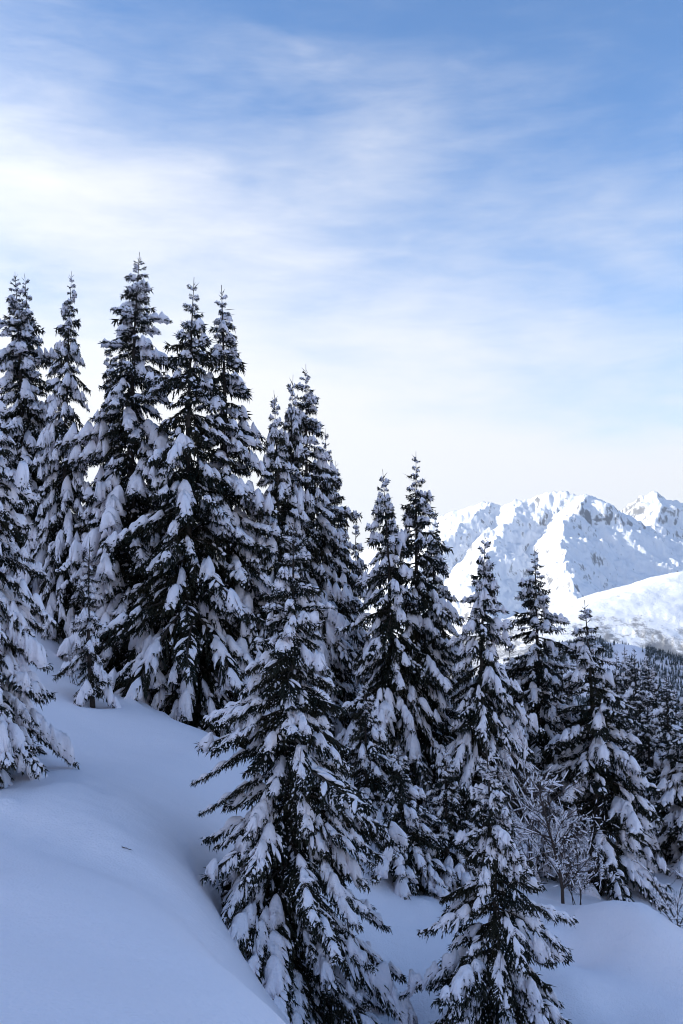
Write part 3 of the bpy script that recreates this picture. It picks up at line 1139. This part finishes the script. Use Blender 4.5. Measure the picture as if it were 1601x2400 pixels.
TREES = [
    # kind, tip, foot x, distance, radius, label, seed, options
    ('near', (690, 1212), 668, 20.0, 1.95, 'large snow laden spruce in the front centre with its skirt on the snow', 101, dict(heavy=1.0, dens=1.45, droop=1.0, prof=0.70)),
    ('near', (1140, 1735), 1165, 18.8, 1.35, 'small spruce in front on the right with its foot below the picture edge', 102, dict(heavy=1.0, dens=1.6, droop=1.0, prof=0.72)),
    ('near', (-45, 800), -60, 21.2, 2.0, 'spruce cut by the left picture edge, boughs hung with thick white pillows', 103, dict(heavy=1.35, droop=1.25, prof=0.72, dens=1.5)),
    ('near', (211, 1258), 222, 29.5, 0.52, 'slender sapling spruce standing alone behind the snow lip', 104, dict(heavy=1.35, droop=1.2, prof=0.6, low=0.12)),
    ('a', (327, 591), 335, 36.0, 2.85, 'tallest spruce of all, its tip highest above the other trees', 0.3, {}),
    ('c', (455, 650), 470, 33.8, 2.75, 'broad tall spruce just right of the tallest one', 1.7, {}),
    ('b', (519, 668), 520, 35.0, 2.2, 'tall slim spruce at the right end of the tall group, half behind the broad one', 2.6, {}),
    ('b', (168, 636), 150, 36.5, 1.3, 'narrow column-like tall spruce between the twin tips and the tallest tree', 0.9, {}),
    ('a', (35, 637), 48, 38.0, 2.2, 'tall spruce near the left edge, left one of two twin tips', 3.9, {}),
    ('c', (58, 641), 66, 38.8, 2.0, 'tall spruce near the left edge, right one of two twin tips', 5.2, {}),
    ('b', (258, 801), 250, 39.5, 1.3, 'thin spruce half hidden behind the left side of the tallest tree', 4.4, {}),
    ('d', (642, 915), 648, 35.0, 1.8, 'spruce with the leftmost tip of the middle group', 0.2, {}),
    ('d', (687, 878), 690, 36.0, 1.7, 'spruce with the second tip of the middle group, left of its tallest', 2.2, {}),
    ('a', (717, 853), 722, 37.0, 2.4, 'tallest spruce of the middle group', 1.2, {}),
    ('c', (762, 1004), 775, 38.5, 1.9, 'spruce peeping out behind the right flank of the middle group, upper of two', 4.0, {}),
    ('b', (786, 1080), 800, 40.0, 1.6, 'thin spruce behind the right flank of the middle group, lower of two', 0.6, {}),
    ('e', (835, 1209), 838, 42.0, 1.6, 'short spruce tip in the sky gap between the middle group and the pair', 3.2, {}),
    ('d', (897, 1100), 905, 33.0, 1.95, 'left and shorter spruce of the pair right of centre', 5.4, {}),
    ('c', (975, 1058), 985, 34.0, 2.2, 'right and taller spruce of the pair right of centre', 2.9, {}),
    ('c', (1021, 1195), 1030, 36.5, 1.9, 'dark spruce pressed behind the right side of the taller one of the pair', 1.1, {}),
    ('d', (1137, 1250), 1130, 32.0, 1.75, 'slim spruce left of the dark one, in front of the bright mountain', 3.6, {}),
    ('c', (1253, 1280), 1255, 36.0, 2.25, 'dark spruce below the main mountain peak', 5.9, {}),
    ('e', (1370, 1406), 1385, 34.0, 2.35, 'broad spruce on the right, its tip against the sunlit hill', 0.4, {}),
    ('f', (930, 1735), 955, 26.8, 1.15, 'small bushy snow dusted spruce right of the front centre tree', 2.0, {}),
    ('f', (1045, 1750), 1040, 28.0, 1.1, 'small snow covered spruce left of the front right one', 4.6, {}),
    ('f', (855, 1590), 862, 29.0, 1.15, 'small pale spruce squeezed behind the front centre tree', 1.4, {}),
    ('e', (1625, 1540), 1632, 36.0, 2.3, 'spruce cut by the right picture edge, boughs sloping under snow', 4.9, {}),
    ('f', (1517, 1640), 1525, 38.0, 1.9, 'bushy spruce between the broad right tree and the one at the right edge', 0.7, {}),
    ('f', (1195, 1640), 1195, 33.5, 1.5, 'smaller spruce in front of the gap between the slim and the dark one', 3.1, {}),
    ('e', (1080, 1500), 1078, 39.0, 1.8, 'spruce filling the gap left of the slim tree', 5.0, {}),
    ('e', (1195, 1490), 1195, 42.0, 1.8, 'spruce low behind the gap between the slim and the dark one', 2.4, {}),
    ('e', (1312, 1500), 1315, 42.0, 1.8, 'spruce filling the gap between the dark one and the broad right one', 0.1, {}),
    ('e', (600, 1180), 600, 41.0, 1.9, 'spruce in shadow filling the gap between tall and middle group', 1.9, {}),
    ('e', (230, 1120), 200, 41.0, 2.2, 'dark spruce deep behind the narrow column-like one', 2.7, {}),
    ('c', (1446, 1522), 1446, 78.0, 2.3, 'distant spruce, leftmost of the small far row', 1.0, {}),
    ('b', (1463, 1512), 1463, 80.0, 2.3, 'distant spruce, second of the small far row', 2.0, {}),
    ('c', (1486, 1514), 1486, 76.0, 2.3, 'distant spruce, third of the small far row', 3.0, {}),
    ('b', (1517, 1528), 1517, 80.0, 2.3, 'distant spruce, fourth of the small far row', 4.0, {}),
    ('c', (1532, 1545), 1532, 84.0, 2.0, 'distant spruce, rightmost of the small far row', 5.0, {}),
    ('b', (1424, 1560), 1424, 66.0, 2.2, 'far spruce just right of the broad right tree, below the far row', 0.5, {}),
    ('c', (1503, 1580), 1503, 62.0, 2.3, 'far spruce standing before the middle of the far row', 1.6, {}),
    ('c', (1562, 1575), 1562, 60.0, 2.2, 'far spruce right of the far row, left of the right picture edge', 2.8, {}),
]
for kind, tip, bpx, d, R, label, seed, kw in TREES:
    place(kind, tip, bpx, d, R, label, seed, **kw)


# ------------------------------------------------------------------ leafless shrubs, fallen stick
def shrub_limb(rng, p0, d0, L, r0, up, twig, droop=0.0, dens=1.0):
    """one limb with its twigs and the snow caught on them"""
    W_, S_ = Acc(), Acc()
    n = 9
    P = [np.array(p0, float)]
    d = unit(np.array(d0, float))
    for i in range(n - 1):
        d = unit(d + rng.normal(0, 0.13, 3) + np.array((0, 0, up - droop * i / n)))
        P.append(P[-1] + d * L / (n - 1))
    P = np.array(P)
    W_.add(tube(P, np.linspace(r0, r0 * 0.3, n), 5))
    A, D, ln, rr = [], [], [], []

    def twigs(Q, level, tl):
        nt = max(2, int(dens * tl / (0.115 if level == 0 else 0.095)))
        for _ in range(nt):
            t = rng.uniform(0.12, 1.0) * (len(Q) - 1)
            j = min(int(t), len(Q) - 2)
            a = Q[j] + (Q[j + 1] - Q[j]) * (t - j)
            ax = unit(Q[j + 1] - Q[j])
            dd = unit(ax * rng.uniform(0.3, 0.9) + rng.normal(0, 0.55, 3) + np.array((0, 0, up * 0.5 - droop * 0.5)))
            l = tl * rng.uniform(0.25, 0.5)
            m = 5
            R = [a]
            for i in range(m - 1):
                dd = unit(dd + rng.normal(0, 0.16, 3) + np.array((0, 0, 0.10 * up - droop * 0.25)))
                R.append(R[-1] + dd * l / (m - 1))
            R = np.array(R)
            if level == 0:
                W_.add(tube(R, np.linspace(r0 * 0.32, r0 * 0.14, m), 3))
                twigs(R, 1, l)
            else:
                for i in range(m - 1):
                    A.append(R[i]); D.append(R[i + 1] - R[i]); ln.append(np.linalg.norm(R[i + 1] - R[i]) * 1.15); rr.append(twig)
            if rng.rand() < 0.4:
                k = 4
                i0 = rng.randint(0, m - 2)
                seg = R[i0:i0 + 3]
                C = np.stack([seg[0] + (seg[-1] - seg[0]) * q for q in np.linspace(0, 1, k)])
                w_ = rng.uniform(0.011, 0.028) * (1.7 if rng.rand() < 0.12 else 1.0)
                C[:, 2] += w_ * 0.8
                S_.add(tube(C, np.array((0.25, 1, 0.95, 0.25)) * w_, 5, (1.0, 0.85)))
    twigs(P, 0, L)
    W_.add(spindles(np.array(A), np.array(D), np.array(ln), np.array(rr)))
    return W_.out(), S_.out()


def shrub_meshes(seed, limbs, twig=0.006, dens=1.0):
    rng = np.random.RandomState(seed)
    out = []
    for p0, d0, L, r0, up, droop in limbs:
        (wv, wf, _), (sv, sf, _) = shrub_limb(rng, p0, d0, L, r0, up, twig, droop, dens)
        out.append((build_mesh('limb', wv, wf, [M_TWIG]), build_mesh('limb_snow', sv, sf, [M_SNOW], None, True)))
    return out


def place_shrub(name, ms, base, d, label, cat='shrub', group=None, scale=1.0, rot=0.0):
    x = unproj(base, 1500, d)[0]
    root = add_obj(name, None)
    root.location = (x, d, gz(x, d) - 0.05)
    root.scale = (scale,) * 3
    root.rotation_euler = (0, 0, rot)
    tag(root, label, cat, group)
    for i, (a, b) in enumerate(ms):
        o = add_obj('limb', a, root)
        tag(add_obj('snow_load', b, o), kind='stuff')
    return root


rs = np.random.RandomState(77)
limbs_u = [((0, 0, 0), (0.02, 0, 1), 3.6, 0.055, 0.15, 0.0)]
for i in range(15):
    z = rs.uniform(0.35, 2.6)
    a = rs.uniform(-1.9, 1.6)
    limbs_u.append(((0, 0, z), (math.cos(a), math.sin(a) * 0.7, rs.uniform(0.1, 0.9)), rs.uniform(1.0, 1.9) * (1 - 0.12 * z), 0.020, 0.02, 0.22))
place_shrub('bare_tree', shrub_meshes(31, limbs_u, 0.0062, 0.9), 1308, 26.4, 'leafless snow flecked little tree with dark trunk beside the snow mound', 'tree', scale=0.88)
limbs_v = [((rs.uniform(-.25, .25), rs.uniform(-.2, .2), 0), (rs.uniform(-.22, .22), rs.uniform(-.2, .2), 1), rs.uniform(2.2, 3.4), 0.020, 0.16, 0.0) for _ in range(5)]
mv = shrub_meshes(32, limbs_v, 0.0062, 0.6)
place_shrub('bare_shrub', mv, 1238, 28.5, 'upright reddish brown leafless shrub behind the front right spruce')
place_shrub('bare_shrub', mv, 1345, 30.5, 'thin leafless shrub in front of the broad right spruce', rot=2.0, scale=0.75)
limbs_w = [((rs.uniform(-.1, .1), rs.uniform(-.1, .1), 0), (rs.uniform(-1.0, .35), rs.uniform(-.5, .5), 0.9), rs.uniform(1.0, 1.7), 0.016, 0.03, 0.03) for _ in range(7)]
place_shrub('bare_shrub', shrub_meshes(33, limbs_w, 0.0070, 0.7), 1578, 24.6, 'sparse bare twigs sticking out of the snow at the right picture edge')
limbs_x = [((rs.uniform(-.1, .1), rs.uniform(-.1, .1), 0), (rs.uniform(-.5, .4), rs.uniform(-.3, .3), 1), rs.uniform(0.6, 1.1), 0.011, 0.05, 0.0) for _ in range(4)]
place_shrub('bare_shrub', shrub_meshes(34, limbs_x, 0.005, 0.6), 178, 30.6, 'tiny bare shrub beside the slender sapling spruce')
limbs_b = [((0, 0, 0), (0.0, 0, 1), 6.5, 0.06, 0.2, 0.0)] + [((0, 0, z), (math.cos(z * 5.1), math.sin(z * 5.1), 1.1), 2.6 - 0.28 * z, 0.025, 0.08, 0.0) for z in np.linspace(0.8, 5.6, 13)]
mb = shrub_meshes(35, limbs_b, 0.014, 0.45)
for k, (px_, d_, sc_, lb_) in enumerate([
        (1108, 88, 1.0, 'brown leafless tree far behind, left of the slim spruce'),
        (1165, 94, 1.1, 'brown leafless tree far behind, right of the slim spruce'),
        (1328, 92, 1.15, 'brown leafless tree far behind, left of the broad right spruce tip'),
        (1350, 97, 1.05, 'brown leafless tree far behind, hugging the broad right spruce'),
        (1412, 90, 0.95, 'brown leafless tree far behind, beside the small far row')]):
    place_shrub('leafless_tree', mb, px_, d_, lb_, 'tree', 'leafless trees on the far slope', sc_, k * 1.3)


def fallen_stick():
    c = unproj(298, 1993, 17.4)
    c[2] = gz(c[0], c[1])
    W_ = Acc()
    P = np.array([(-0.10, 0.03, 0.045), (-0.06, 0.02, 0.035), (-0.01, 0, 0.03), (0.04, -0.01, 0.012), (0.10, -0.03, 0.004)])
    W_.add(tube(P, np.array((0.006, 0.009, 0.007, 0.006, 0.003)), 6))
    W_.add(spindles(np.array([(-0.09, 0.03, 0.045), (-0.02, 0.0, 0.03), (0.05, -0.01, 0.012)]), np.array([(-0.3, 0.2, 0.5), (0.3, -0.1, 0.5), (0.5, -0.4, 0.2)]), np.array((0.03, 0.03, 0.03)), np.array((0.006,) * 3)))
    V, F, _ = W_.out()
    o = add_obj('fallen_stick', build_mesh('fallen_stick', V, F, [M_TWIG]))
    o.location = c
    tag(o, 'small dark stick poking out of the smooth snow slope', 'stick')
    S_ = Acc()
    C = P[1:4] + np.array((0, 0, 0.008))
    S_.add(tube(C, np.array((0.002, 0.007, 0.002)), 5))
    V, F, _ = S_.out()
    add_obj('snow_dusting', build_mesh('stick_snow', V, F, [M_SNOW], None, True), o)


fallen_stick()
